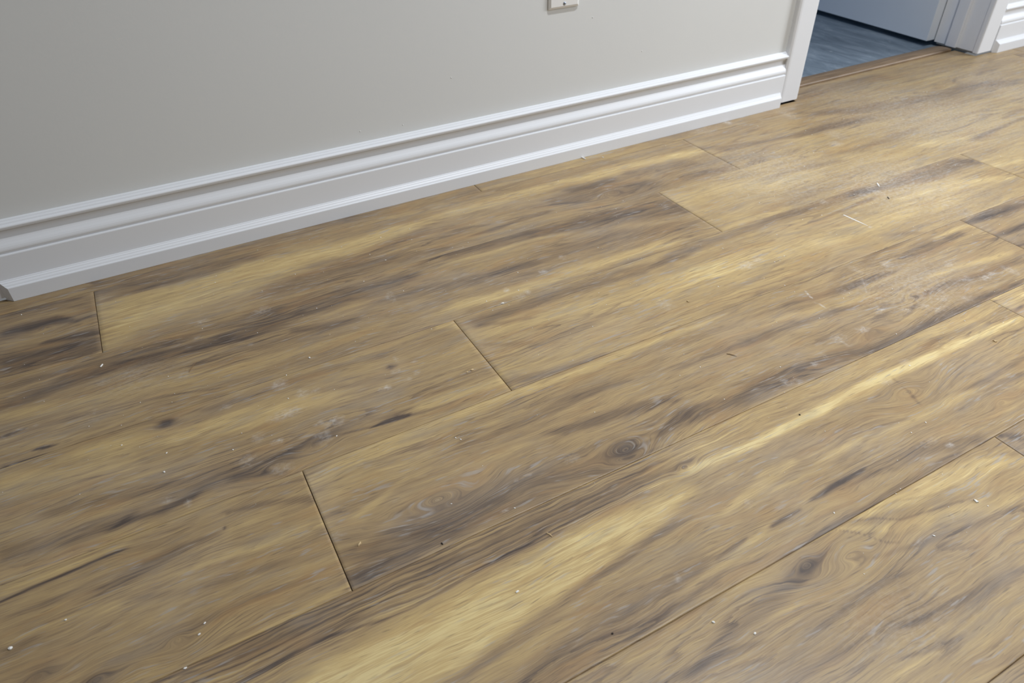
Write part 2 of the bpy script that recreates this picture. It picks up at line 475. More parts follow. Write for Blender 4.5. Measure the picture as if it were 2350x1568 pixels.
# ------------------------------------------------------------------ floor planks
STREAKS = [
 ('1a', -0.45, [(-0.286, 1.202, 0.0066),(-0.233, 1.1975, 0.0076),(-0.166, 1.1926, 0.0048)]),
 ('1a', 0.25, [(-0.286, 1.1742, 0.0073),(-0.228, 1.168, 0.0101),(-0.168, 1.1501, 0.0074)]),
 ('1a', -0.75, [(-0.285, 1.1385, 0.0113),(-0.244, 1.1392, 0.0177),(-0.207, 1.1423, 0.0117),(-0.178, 1.1233, 0.0044)]),
 ('1a', 0.3, [(-0.284, 1.1044, 0.01),(-0.224, 1.11, 0.0172),(-0.154, 1.1024, 0.0157)]),
 ('1a', -0.65, [(-0.229, 1.087, 0.005),(-0.188, 1.0827, 0.0084),(-0.149, 1.0753, 0.0084)]),
 ('1a', -0.55, [(-0.283, 1.05, 0.0233),(-0.226, 1.0482, 0.0218),(-0.15, 1.0372, 0.022)]),
 ('1a', 0.3, [(-0.283, 1.0196, 0.0045),(-0.226, 1.0191, 0.0053),(-0.152, 1.0155, 0.0031)]),
 ('1b', -0.45, [(-0.148, 1.1947, 0.0196),(-0.065, 1.1881, 0.0209),(0.056, 1.1804, 0.0153),(0.12, 1.1777, 0.0104)]),
 ('1b', -0.55, [(-0.146, 1.161, 0.0038),(-0.103, 1.1648, 0.0077),(-0.056, 1.1669, 0.0097),(0.003, 1.1641, 0.0069),(0.078, 1.1621, 0.004)]),
 ('1b', 0.75, [(-0.152, 1.0874, 0.0654),(-0.075, 1.105, 0.0501),(0.022, 1.1184, 0.0428),(0.14, 1.1223, 0.036),(0.268, 1.1251, 0.03),(0.354, 1.1313, 0.0201),(0.421, 1.1387, 0.0064)]),
 ('1b', 0.7, [(0.437, 1.1492, 0.0048),(0.489, 1.1515, 0.0131),(0.584, 1.1489, 0.0151),(0.76, 1.1504, 0.0158),(0.944, 1.1392, 0.0182),(1.094, 1.1342, 0.0169)]),
 ('1b', -0.3, [(0.179, 1.1015, 0.0145),(0.255, 1.0859, 0.0175),(0.344, 1.0996, 0.0152),(0.427, 1.1147, 0.0105)]),
 ('1b', -0.4, [(0.092, 1.0566, 0.0222),(0.192, 1.0556, 0.0275),(0.297, 1.0497, 0.0169),(0.431, 1.03, 0.0076)]),
 ('1b', -0.6, [(0.488, 1.0492, 0.004),(0.552, 1.051, 0.0061),(0.6, 1.0565, 0.0062),(0.656, 1.0561, 0.0042)]),
 ('1b', -0.35, [(0.667, 1.0847, 0.0163),(0.748, 1.0742, 0.0329),(0.852, 1.0667, 0.0335),(0.908, 1.0498, 0.0222)]),
 ('1b', -0.5, [(0.722, 1.1124, 0.008),(0.784, 1.1073, 0.0115),(0.844, 1.1127, 0.0094)]),
 ('1b', -0.35, [(0.873, 1.1208, 0.0143),(0.958, 1.1042, 0.0239),(1.046, 1.0871, 0.018)]),
 ('1b', -0.35, [(0.966, 1.0429, 0.0101),(1.033, 1.0367, 0.0113),(1.072, 1.0303, 0.0068)]),
 ('1b', -0.35, [(0.416, 0.9973, 0.0046),(0.5, 0.9892, 0.0093),(0.588, 0.9808, 0.0075),(0.734, 1.0016, 0.006)]),
 ('1c', -0.5, [(1.105, 1.1397, 0.0116),(1.148, 1.114, 0.019),(1.249, 1.0927, 0.0152),(1.332, 1.0831, 0.0153),(1.481, 1.0845, 0.0198),(1.576, 1.0777, 0.0107)]),
 ('1c', 0.4, [(1.102, 1.0919, 0.0061),(1.197, 1.0861, 0.0074),(1.283, 1.0804, 0.0082),(1.358, 1.0624, 0.0063)]),
 ('1c', -0.55, [(1.473, 1.1699, 0.0144),(1.586, 1.1309, 0.0227),(1.713, 1.1003, 0.0254),(1.836, 1.085, 0.0199),(1.994, 1.0894, 0.0251),(2.126, 1.0502, 0.0174)]),
 ('1c', 0.3, [(1.238, 1.0358, 0.0118),(1.437, 1.046, 0.0188),(1.616, 1.0246, 0.0166),(1.821, 1.0117, 0.0131)]),
 ('1c', -0.25, [(1.579, 1.2432, 0.0158),(1.685, 1.2389, 0.0193),(1.816, 1.2281, 0.0163)]),
 ('1c', -0.3, [(1.118, 1.0117, 0.0056),(1.161, 1.0213, 0.0172),(1.189, 1.032, 0.0082)]),
 ('0a', -0.2, [(-0.156, 1.2121, 0.0149),(-0.087, 1.2086, 0.0152),(0.062, 1.2117, 0.0159)]),
 ('0b', -0.25, [(0.298, 1.2176, 0.0229),(0.451, 1.2129, 0.0237),(0.547, 1.2088, 0.0182)]),
 ('0b', 0.2, [(0.577, 1.1992, 0.0157),(0.767, 1.219, 0.0194),(1.004, 1.2168, 0.0273)]),
 ('0b', -0.3, [(1.559, 1.2753, 0.0244),(1.706, 1.2821, 0.0202),(1.868, 1.2699, 0.0172)]),
 ('2a', -0.7, [(-0.281, 0.9605, 0.0158),(-0.227, 0.959, 0.0161),(-0.17, 0.9681, 0.0181),(-0.111, 0.9666, 0.017),(-0.05, 0.9631, 0.015),(-0.009, 0.9576, 0.0151),(0.058, 0.9596, 0.0194),(0.119, 0.9645, 0.0143)]),
 ('2a', -0.45, [(-0.282, 0.9975, 0.0109),(-0.227, 0.9948, 0.0125),(-0.149, 0.9923, 0.0128),(-0.068, 0.9896, 0.0116),(0.043, 0.995, 0.0121),(0.163, 1.001, 0.011)]),
 ('2a', 0.35, [(-0.282, 0.9815, 0.0028),(-0.208, 0.9877, 0.0033),(-0.11, 0.9815, 0.0034),(-0.027, 0.9765, 0.0035),(0.062, 0.9753, 0.0032)]),
 ('2a', 0.3, [(-0.281, 0.9287, 0.0098),(-0.192, 0.9111, 0.0086),(-0.099, 0.9028, 0.0102),(-0.002, 0.8803, 0.0102),(0.124, 0.8665, 0.0084),(0.24, 0.8632, 0.0072)]),
 ('2a', -0.5, [(-0.169, 0.8727, 0.0013),(-0.103, 0.8682, 0.0016),(-0.054, 0.8576, 0.0013)]),
 ('2a', -0.4, [(-0.157, 0.881, 0.0013),(-0.084, 0.8676, 0.0013),(-0.009, 0.844, 0.0013)]),
 ('2a', 0.25, [(-0.28, 0.8572, 0.01),(-0.23, 0.8509, 0.0101),(-0.16, 0.8467, 0.0103),(-0.106, 0.8414, 0.0062)]),
 ('2a', -1.2, [(-0.24, 0.8404, 0.0018),(-0.23, 0.8388, 0.0038),(-0.218, 0.8372, 0.0015)]),
 ('2a', -0.7, [(-0.279, 0.8261, 0.0034),(-0.247, 0.8254, 0.0028),(-0.225, 0.8261, 0.0014)]),
 ('2a', -0.4, [(-0.28, 0.8904, 0.005),(-0.229, 0.886, 0.005),(-0.183, 0.8791, 0.0032)]),
 ('2a', -0.65, [(0.132, 0.9754, 0.0203),(0.181, 0.9758, 0.0227),(0.232, 0.9783, 0.0189),(0.283, 0.9766, 0.0171),(0.337, 0.977, 0.013)]),
 ('2a', -0.45, [(0.108, 0.9266, 0.0075),(0.161, 0.9109, 0.009),(0.212, 0.9041, 0.0045)]),
 ('2a', 0.3, [(0.147, 0.9417, 0.0039),(0.22, 0.9434, 0.004),(0.296, 0.9411, 0.0041),(0.388, 0.9366, 0.0038)]),
 ('2a', -0.4, [(0.244, 0.9393, 0.016),(0.343, 0.9265, 0.0187),(0.442, 0.9049, 0.0188),(0.524, 0.8954, 0.0165)]),
 ('2a', 0.65, [(0.326, 0.8536, 0.0051),(0.365, 0.8592, 0.009),(0.416, 0.8539, 0.0102),(0.498, 0.8514, 0.0116),(0.614, 0.8479, 0.012),(0.707, 0.8451, 0.0123),(0.781, 0.8433, 0.0108)]),
 ('2a', -0.7, [(0.38, 1.0067, 0.011),(0.45, 1.0093, 0.0159),(0.511, 1.0103, 0.0172),(0.629, 0.9954, 0.0194),(0.752, 0.9772, 0.0245),(0.874, 0.9507, 0.0294),(0.955, 0.9138, 0.0191)]),
 ('2a', -0.4, [(0.461, 0.9147, 0.0125),(0.579, 0.9133, 0.0172),(0.705, 0.9119, 0.0223),(0.85, 0.878, 0.0178)]),
 ('2a', 0.4, [(0.385, 0.9809, 0.0035),(0.464, 0.9775, 0.0041),(0.571, 0.9783, 0.0047),(0.644, 0.9671, 0.0038)]),
 ('2a', 0.3, [(0.366, 0.8917, 0.0039),(0.452, 0.8982, 0.0049),(0.538, 0.8968, 0.0042)]),
 ('2a', -0.4, [(0.742, 1.0398, 0.0105),(0.82, 1.0233, 0.0137),(0.888, 1.0058, 0.0105)]),
 ('2b', 0.35, [(0.9, 0.9715, 0.0101),(1.002, 0.9648, 0.0206),(1.093, 0.934, 0.0305),(1.214, 0.9282, 0.026)]),
 ('2b', -0.4, [(1.108, 0.9494, 0.0052),(1.174, 0.9478, 0.0105),(1.231, 0.944, 0.0106),(1.328, 0.9302, 0.0054)]),
 ('2b', -0.3, [(1.306, 0.9713, 0.0078),(1.407, 0.9576, 0.0113),(1.542, 0.9665, 0.0106),(1.602, 0.9726, 0.006)]),
 ('2b', 0.3, [(0.894, 0.832, 0.0042),(0.994, 0.8328, 0.007),(1.072, 0.8327, 0.0045)]),
 ('2b', -0.22, [(0.972, 0.8493, 0.0071),(1.095, 0.8554, 0.012),(1.222, 0.8571, 0.0096)]),
 ('2b', -0.55, [(1.623, 0.9334, 0.0023),(1.665, 0.9213, 0.0029),(1.725, 0.9229, 0.0029),(1.798, 0.9288, 0.0024)]),
 ('2b', -0.65, [(1.656, 0.8594, 0.0053),(1.736, 0.8676, 0.0093),(1.808, 0.8777, 0.0056),(1.888, 0.8824, 0.0058)]),
 ('2b', -0.5, [(1.841, 0.9081, 0.0047),(1.896, 0.9151, 0.0102),(1.948, 0.9194, 0.0122)]),
 ('2b', 0.3, [(1.528, 0.9069, 0.0164),(1.578, 0.8869, 0.0243),(1.631, 0.8695, 0.0214),(1.667, 0.8578, 0.0133)]),
 ('3a', 0.45, [(-0.197, 0.8073, 0.0085),(-0.146, 0.7959, 0.013),(-0.077, 0.7775, 0.0141),(0.013, 0.7602, 0.016),(0.131, 0.7464, 0.0164)]),
 ('3a', 0.2, [(-0.278, 0.8008, 0.0108),(-0.198, 0.7879, 0.0109),(-0.131, 0.7753, 0.0083)]),
 ('3a', -0.35, [(-0.053, 0.8115, 0.0042),(0.013, 0.8035, 0.0061),(0.086, 0.8077, 0.0069),(0.161, 0.8056, 0.0065)]),
 ('3a', -0.5, [(-0.084, 0.6721, 0.0095),(-0.041, 0.6727, 0.0121),(0.012, 0.6737, 0.0124),(0.069, 0.676, 0.0102),(0.12, 0.6832, 0.0079)]),
 ('3a', -0.5, [(-0.276, 0.6809, 0.011),(-0.218, 0.6715, 0.0122),(-0.173, 0.6656, 0.0103),(-0.142, 0.6669, 0.0069)]),
 ('3a', -0.65, [(-0.166, 0.6581, 0.0027),(-0.15, 0.6616, 0.0054),(-0.111, 0.6578, 0.0059),(-0.072, 0.6634, 0.0052)]),
 ('3a', -0.35, [(-0.232, 0.718, 0.0072),(-0.154, 0.7037, 0.0087),(-0.072, 0.6961, 0.0089),(-0.02, 0.6914, 0.0075)]),
 ('3a', 0.25, [(-0.275, 0.6427, 0.0053),(-0.234, 0.6398, 0.005),(-0.19, 0.641, 0.0043),(-0.129, 0.6427, 0.0031)]),
 ('3a', 0.25, [(-0.278, 0.7921, 0.0159),(-0.215, 0.7695, 0.0158),(-0.133, 0.7557, 0.0133)]),
 ('3a', -0.35, [(-0.034, 0.6676, 0.0058),(-0.001, 0.6558, 0.0095),(0.031, 0.6402, 0.0057)]),
 ('3a', 0.5, [(0.304, 0.826, 0.007),(0.323, 0.8238, 0.0119),(0.341, 0.8088, 0.0138)]),
 ('3a', 0.5, [(0.209, 0.6708, 0.0053),(0.251, 0.667, 0.0097),(0.294, 0.663, 0.012),(0.348, 0.6604, 0.0138)]),
 ('3a', -1.1, [(0.149, 0.6653, 0.001),(0.165, 0.6658, 0.0036),(0.182, 0.6654, 0.0042),(0.2, 0.6637, 0.0016)]),
 ('3a', -0.5, [(0.07, 0.677, 0.002),(0.089, 0.6765, 0.0018),(0.151, 0.6656, 0.0016),(0.226, 0.6583, 0.0021),(0.269, 0.6569, 0.0016)]),
 ('3a', -0.45, [(0.139, 0.838, 0.0034),(0.193, 0.8308, 0.0041),(0.25, 0.8267, 0.0034)]),
 ('3a', -0.3, [(0.106, 0.7673, 0.006),(0.156, 0.7565, 0.006),(0.218, 0.7462, 0.0042)]),
 ('3b', -0.6, [(0.338, 0.8193, 0.0063),(0.368, 0.8112, 0.014),(0.443, 0.8042, 0.0128),(0.5, 0.8073, 0.0146),(0.583, 0.8018, 0.0148),(0.688, 0.7992, 0.013),(0.767, 0.7977, 0.0117)]),
 ('3b', -0.45, [(0.359, 0.7939, 0.0054),(0.404, 0.7812, 0.0061),(0.451, 0.7699, 0.0034)]),
 ('3b', 0.3, [(0.372, 0.7692, 0.0079),(0.496, 0.7551, 0.0135),(0.6, 0.7418, 0.0171),(0.699, 0.734, 0.021),(0.807, 0.7292, 0.0215)]),
 ('3b', -0.35, [(0.324, 0.6634, 0.0083),(0.358, 0.6514, 0.0109),(0.423, 0.6395, 0.0099),(0.499, 0.6383, 0.0068)]),
 ('3b', -0.3, [(0.339, 0.7544, 0.0038),(0.416, 0.7103, 0.0074),(0.516, 0.7029, 0.0063)]),
 ('3b', -0.55, [(0.763, 0.8121, 0.0119),(0.869, 0.8084, 0.0122),(1.012, 0.8122, 0.0102),(1.128, 0.8102, 0.0114),(1.246, 0.8037, 0.0108)]),
 ('3b', -0.75, [(1.198, 0.8171, 0.0063),(1.29, 0.8044, 0.0118),(1.415, 0.7951, 0.0232),(1.532, 0.7988, 0.0221),(1.564, 0.7796, 0.0142)]),
 ('3b', -0.6, [(1.028, 0.769, 0.002),(1.106, 0.7731, 0.0033),(1.17, 0.7756, 0.0042),(1.224, 0.7787, 0.0052)]),
 ('3b', 0.4, [(0.752, 0.7408, 0.0179),(0.89, 0.7269, 0.022),(1.018, 0.7112, 0.0223),(1.216, 0.7115, 0.0236),(1.367, 0.6939, 0.02)]),
 ('3b', 0.5, [(1.269, 0.7523, 0.0101),(1.37, 0.7451, 0.0172),(1.458, 0.7245, 0.0188),(1.541, 0.6992, 0.0127)]),
 ('3b', -0.3, [(1.117, 0.6714, 0.0029),(1.168, 0.6544, 0.0079),(1.211, 0.6288, 0.0028)]),
 ('3c', 0.5, [(1.549, 0.7531, 0.0073),(1.658, 0.7408, 0.0138)]),
 ('3c', 0.3, [(1.515, 0.6826, 0.0082),(1.566, 0.6681, 0.0163)]),
 ('4a', 0.45, [(-0.275, 0.6255, 0.004),(-0.234, 0.6274, 0.0045),(-0.191, 0.6294, 0.0042),(-0.153, 0.6292, 0.0034)]),
 ('4a', -1.1, [(-0.275, 0.6157, 0.0016),(-0.248, 0.6181, 0.0018),(-0.22, 0.6192, 0.002),(-0.191, 0.6211, 0.0016),(-0.156, 0.622, 0.0008)]),
 ('4a', -0.45, [(-0.187, 0.5825, 0.0031),(-0.15, 0.5844, 0.0067),(-0.104, 0.5925, 0.0069),(-0.057, 0.5916, 0.0033)]),
 ('4a', -0.3, [(-0.274, 0.5918, 0.0045),(-0.235, 0.5901, 0.0049),(-0.179, 0.5844, 0.0042)]),
 ('4a', 0.45, [(-0.116, 0.561, 0.003),(-0.063, 0.5585, 0.0058),(-0.0, 0.5537, 0.0071),(0.053, 0.5493, 0.0061)]),
 ('4a', -0.45, [(-0.051, 0.6204, 0.0022),(-0.012, 0.61, 0.0044),(0.044, 0.5909, 0.0065)]),
 ('4a', -0.45, [(-0.04, 0.6384, 0.0011),(0.002, 0.6315, 0.0014),(0.041, 0.6238, 0.0011)]),
 ('4a', 0.3, [(-0.274, 0.5628, 0.0053),(-0.222, 0.5586, 0.0072),(-0.168, 0.5542, 0.0055)]),
 ('4a', -0.3, [(-0.154, 0.5504, 0.0044),(-0.098, 0.5327, 0.0055),(-0.024, 0.5234, 0.0056),(0.029, 0.5105, 0.0037)]),
 ('4a', 0.35, [(-0.098, 0.4472, 0.003),(-0.041, 0.4514, 0.0038),(0.02, 0.4543, 0.004),(0.043, 0.457, 0.0027)]),
 ('4a', -0.3, [(-0.105, 0.4877, 0.004),(-0.046, 0.4918, 0.0052),(0.014, 0.4856, 0.0042)]),
 ('4b', 0.6, [(0.062, 0.618, 0.0138),(0.13, 0.6237, 0.0143),(0.212, 0.6276, 0.0134),(0.277, 0.6287, 0.0112),(0.331, 0.6295, 0.0089),(0.415, 0.6259, 0.008),(0.516, 0.6261, 0.0072),(0.612, 0.6262, 0.0063),(0.682, 0.6243, 0.0053)]),
 ('4b', 0.25, [(0.063, 0.5906, 0.0087),(0.116, 0.5863, 0.0089),(0.193, 0.5841, 0.0069)]),
 ('4b', -0.5, [(0.039, 0.4673, 0.0085),(0.092, 0.4728, 0.0213),(0.169, 0.486, 0.0264),(0.243, 0.4829, 0.0252),(0.34, 0.4727, 0.0218),(0.435, 0.4664, 0.0184)]),
 ('4b', -0.3, [(0.043, 0.4942, 0.0054),(0.101, 0.4964, 0.0075),(0.163, 0.4749, 0.011),(0.238, 0.4733, 0.0095)]),
 ('4b', -0.35, [(0.047, 0.4627, 0.0051),(0.105, 0.4631, 0.0063),(0.175, 0.4612, 0.0054)]),
 ('4b', 0.35, [(0.082, 0.54, 0.0032),(0.107, 0.5453, 0.0053),(0.149, 0.5625, 0.0043),(0.184, 0.5639, 0.0026)]),
 ('4b', -0.5, [(0.34, 0.5423, 0.0068),(0.401, 0.532, 0.0091),(0.467, 0.5247, 0.0092),(0.52, 0.5129, 0.0083)]),
 ('4b', -0.35, [(0.23, 0.5754, 0.0046),(0.294, 0.5775, 0.0061),(0.386, 0.5797, 0.0074),(0.483, 0.5795, 0.0061)]),
 ('4b', -0.7, [(0.471, 0.4826, 0.0128),(0.541, 0.4777, 0.0144),(0.612, 0.4703, 0.0155),(0.693, 0.4693, 0.015),(0.777, 0.466, 0.014),(0.882, 0.4493, 0.0118),(0.983, 0.4499, 0.0122),(1.187, 0.4495, 0.013)]),
 ('4b', -0.4, [(0.561, 0.5638, 0.0051),(0.666, 0.5577, 0.0063),(0.784, 0.5566, 0.0071),(0.899, 0.5441, 0.0056)]),
 ('4b', -0.5, [(0.799, 0.6021, 0.0047),(0.882, 0.5876, 0.0077),(0.978, 0.5816, 0.0079),(1.047, 0.5784, 0.0043)]),
 ('4b', 0.3, [(0.582, 0.59, 0.0065),(0.691, 0.5846, 0.0072),(0.827, 0.5674, 0.0073),(0.939, 0.5493, 0.0057)]),
 ('4b', 0.45, [(1.069, 0.5389, 0.0023),(1.121, 0.5351, 0.0053),(1.189, 0.528, 0.0071),(1.259, 0.5206, 0.006)]),
 ('4b', -0.5, [(0.996, 0.5114, 0.0054),(1.098, 0.5061, 0.0084),(1.203, 0.4977, 0.0074),(1.258, 0.4933, 0.0057)]),
 ('4b', -0.55, [(1.08, 0.6043, 0.0052),(1.174, 0.6016, 0.0113),(1.252, 0.6047, 0.0068)]),
 ('4b', 0.5, [(1.192, 0.615, 0.0048),(1.281, 0.6193, 0.0084),(1.306, 0.592, 0.0102)]),
 ('4b', -0.4, [(1.013, 0.6263, 0.0046),(1.102, 0.6374, 0.0062),(1.188, 0.6423, 0.0042)]),
 ('4c', -0.7, [(1.291, 0.6232, 0.0057),(1.371, 0.6202, 0.0123),(1.471, 0.6103, 0.0146)]),
 ('4c', -0.7, [(1.259, 0.5724, 0.0033),(1.313, 0.5686, 0.0085),(1.396, 0.5648, 0.0087)]),
 ('4c', -0.4, [(1.275, 0.5303, 0.0092),(1.327, 0.5231, 0.0123)]),
 ('5a', -0.55, [(-0.124, 0.4533, 0.0183),(-0.031, 0.4331, 0.0199),(0.011, 0.4238, 0.0231),(0.058, 0.4236, 0.022),(0.125, 0.4272, 0.0213),(0.195, 0.4276, 0.0187),(0.271, 0.4281, 0.0176),(0.35, 0.4249, 0.0145),(0.448, 0.4247, 0.0114)]),
 ('5a', -0.8, [(-0.078, 0.4083, 0.0028),(-0.022, 0.4125, 0.0024),(0.008, 0.4124, 0.0021),(0.065, 0.4024, 0.0018),(0.097, 0.4015, 0.0018),(0.149, 0.4051, 0.0017),(0.204, 0.4094, 0.0021),(0.251, 0.4076, 0.001)]),
 ('5a', 0.86, [(-0.067, 0.3402, 0.0365),(-0.012, 0.3494, 0.0425),(0.046, 0.3514, 0.0441),(0.108, 0.3535, 0.0431),(0.177, 0.3602, 0.0402),(0.252, 0.3674, 0.0324),(0.315, 0.3753, 0.0242),(0.377, 0.3771, 0.0158),(0.412, 0.3798, 0.0128)]),
 ('5a', 0.9, [(0.429, 0.4012, 0.0061),(0.465, 0.4035, 0.0055),(0.522, 0.4016, 0.0064),(0.623, 0.402, 0.007),(0.734, 0.4034, 0.0082),(0.853, 0.4029, 0.0081),(0.981, 0.4001, 0.0067),(1.094, 0.3922, 0.0055)]),
 ('5a', 0.35, [(0.427, 0.4265, 0.0094),(0.53, 0.4369, 0.012),(0.631, 0.4357, 0.0125),(0.771, 0.4352, 0.0123),(0.931, 0.437, 0.0117),(1.1, 0.4316, 0.0123)]),
 ('5a', -0.2, [(0.427, 0.4128, 0.0026),(0.449, 0.4141, 0.0056),(0.47, 0.4182, 0.0019)]),
 ('5a', -0.65, [(0.095, 0.3094, 0.0045),(0.155, 0.3187, 0.006),(0.2, 0.325, 0.0068),(0.24, 0.334, 0.0071),(0.291, 0.3413, 0.0059),(0.39, 0.3534, 0.0048)]),
 ('5a', -0.35, [(0.14, 0.2768, 0.0071),(0.218, 0.2863, 0.0189),(0.295, 0.294, 0.02),(0.394, 0.2961, 0.0169)]),
 ('5a', -0.8, [(0.542, 0.302, 0.0018),(0.566, 0.3021, 0.0037),(0.592, 0.3037, 0.0038),(0.634, 0.305, 0.0022)]),
 ('5a', -0.75, [(0.478, 0.2977, 0.0018),(0.496, 0.2979, 0.0027),(0.524, 0.2978, 0.0018)]),
 ('5a', -0.5, [(0.395, 0.2931, 0.002),(0.422, 0.2973, 0.0037),(0.445, 0.2996, 0.0017)]),
 ('5a', -0.5, [(0.455, 0.2614, 0.0021),(0.512, 0.2637, 0.0036),(0.595, 0.2636, 0.0049),(0.67, 0.2634, 0.0054),(0.753, 0.2646, 0.0053)]),
 ('5a', 0.4, [(0.328, 0.277, 0.0039),(0.384, 0.285, 0.0049),(0.444, 0.2936, 0.0043),(0.482, 0.2991, 0.0024)]),
 ('5a', 0.45, [(0.453, 0.339, 0.0038),(0.521, 0.3507, 0.0084),(0.573, 0.3537, 0.0069)]),
 ('5a', 0.35, [(0.608, 0.3399, 0.0034),(0.685, 0.3389, 0.0071),(0.792, 0.3338, 0.0055),(0.904, 0.3264, 0.0045)]),
 ('5a', -0.5, [(0.57, 0.3055, 0.0078),(0.66, 0.2964, 0.0096),(0.729, 0.2875, 0.009),(0.805, 0.2705, 0.0071)]),
 ('5a', -0.45, [(0.792, 0.3469, 0.0056),(0.803, 0.374, 0.0071),(0.805, 0.3941, 0.0041)]),
 ('5a', -0.4, [(0.856, 0.3367, 0.0026),(0.913, 0.3321, 0.0049),(1.003, 0.3358, 0.0048)]),
 ('5a', -0.5, [(0.882, 0.322, 0.0018),(0.927, 0.3202, 0.0041),(0.971, 0.3165, 0.0026)]),
 ('5a', -0.45, [(0.667, 0.3347, 0.0021),(0.714, 0.3403, 0.0047),(0.753, 0.3371, 0.0022)]),
 ('5a', -0.35, [(0.265, 0.2668, 0.0037),(0.327, 0.2757, 0.0044),(0.384, 0.2745, 0.0035)]),
 ('5b', 0.45, [(1.098, 0.4423, 0.0075),(1.166, 0.4367, 0.0101)]),
 ('5b', -0.9, [(1.099, 0.4094, 0.0019),(1.126, 0.4121, 0.0033)]),
 ('6a', 0.7, [(0.555, 0.2602, 0.0028),(0.611, 0.2568, 0.0071),(0.679, 0.2505, 0.0131),(0.747, 0.2408, 0.0146),(0.811, 0.2264, 0.0102)]),
 ('6a', 0.35, [(0.532, 0.2613, 0.0019),(0.599, 0.2281, 0.0066),(0.692, 0.2035, 0.0078),(0.763, 0.1878, 0.0078)]),
 ('6a', -0.35, [(0.536, 0.2154, 0.0025),(0.61, 0.1994, 0.0037),(0.68, 0.1867, 0.0037),(0.75, 0.1801, 0.003)]),
 ('6a', -0.45, [(0.292, 0.2105, 0.0054),(0.358, 0.2236, 0.007),(0.412, 0.2295, 0.0085),(0.46, 0.2357, 0.0076),(0.501, 0.2436, 0.0026)]),
 ('6a', -0.5, [(0.246, 0.2175, 0.0039),(0.303, 0.2137, 0.0044),(0.343, 0.2077, 0.004),(0.371, 0.2038, 0.0016)]),
 ('6a', -0.45, [(0.498, 0.1485, 0.0031),(0.541, 0.1402, 0.0052),(0.589, 0.1336, 0.0062),(0.671, 0.131, 0.0054)]),
 ('6a', -0.25, [(0.414, 0.183, 0.0032),(0.482, 0.1883, 0.0045),(0.551, 0.1905, 0.004)]),
 ('6a', -0.3, [(0.353, 0.1605, 0.0039),(0.445, 0.157, 0.0041),(0.548, 0.1532, 0.0032)]),
 ('6a', -0.45, [(0.471, 0.1277, 0.0013),(0.511, 0.1183, 0.0023),(0.547, 0.1122, 0.0011)]),
 ('6a', -0.5, [(0.537, 0.2596, 0.0006),(0.557, 0.2419, 0.0009),(0.571, 0.2213, 0.0009),(0.582, 0.2144, 0.0005)]),
 ('6a', -0.5, [(0.555, 0.2602, 0.0006),(0.588, 0.2483, 0.0008),(0.611, 0.2331, 0.0008),(0.656, 0.2239, 0.0007),(0.708, 0.2141, 0.0005)]),
 ('6a', -0.4, [(0.598, 0.2567, 0.0006),(0.631, 0.2528, 0.0007),(0.666, 0.2405, 0.0007),(0.709, 0.2336, 0.0006)]),
 ('6a', -0.35, [(0.173, 0.2672, 0.0028),(0.238, 0.2651, 0.0036),(0.305, 0.2603, 0.003)]),
 ('6b', -0.75, [(0.826, 0.2587, 0.0025),(0.85, 0.2417, 0.0092)]),
]
KNOTS = [
 ('3a', -0.0872, 0.8088, 0.0115, 0.0071, -1.6, 0.7),
 ('3a', 0.2111, 0.7669, 0.0067, 0.0056, -1.2, 0.6),
 ('3a', 0.2049, 0.7999, 0.0161, 0.0084, -0.35, 0.4),
 ('3a', 0.0183, 0.6612, 0.029, 0.0144, -0.25, 0.8),
 ('3a', 0.0739, 0.6732, 0.0152, 0.0125, -0.2, 0.7),
 ('4a', -0.0537, 0.5969, 0.0022, 0.0019, -1.1, 0.2),
 ('4a', -0.0464, 0.6163, 0.002, 0.0022, -0.7, 0.2),
 ('4a', -0.1936, 0.4769, 0.0152, 0.0076, -0.9, 0.8),
 ('4a', -0.2412, 0.5092, 0.02, 0.0095, -0.5, 0.8),
 ('4a', -0.1203, 0.4818, 0.0205, 0.0144, -0.2, 0.7),
 ('4b', 0.1701, 0.5144, 0.0549, 0.0233, -0.05, 1.0),
 ('4b', 0.4068, 0.4715, 0.0252, 0.014, -0.55, 1.0),
 ('4b', 0.4068, 0.4715, 0.0638, 0.0296, -0.1, 0.8),
 ('4b', 0.8708, 0.4847, 0.077, 0.0266, -0.1, 0.6),
 ('4b', 1.0031, 0.5169, 0.0389, 0.0136, 0.1, 0.6),
 ('5a', 0.7982, 0.37, 0.0413, 0.021, -0.1, 0.9),
 ('5a', 0.4516, 0.4123, 0.0145, 0.0092, -0.1, 0.9),
 ('5a', 0.616, 0.2877, 0.0254, 0.0076, -0.1, 0.8),
 ('5a', 0.8881, 0.2949, 0.0416, 0.0137, -0.05, 0.7),
 ('6a', 0.4738, 0.2424, 0.0273, 0.0152, -0.65, 0.6),
 ('6a', 0.5217, 0.2279, 0.0489, 0.0186, 0, 0.9),
 ('1a', -0.2179, 1.1283, 0.0231, 0.02, -0.15, 0.6),
 ('1b', 0.8052, 1.0631, 0.0789, 0.0375, -0.05, 0.6),
 ('2a', 0.0178, 0.9591, 0.0134, 0.0091, -0.4, 0.3),
 ('2a', 0.0992, 0.9877, 0.0266, 0.0145, -0.4, 0.3),
 ('1c', 1.178, 1.0204, 0.056, 0.0336, 0, 0.6),
]
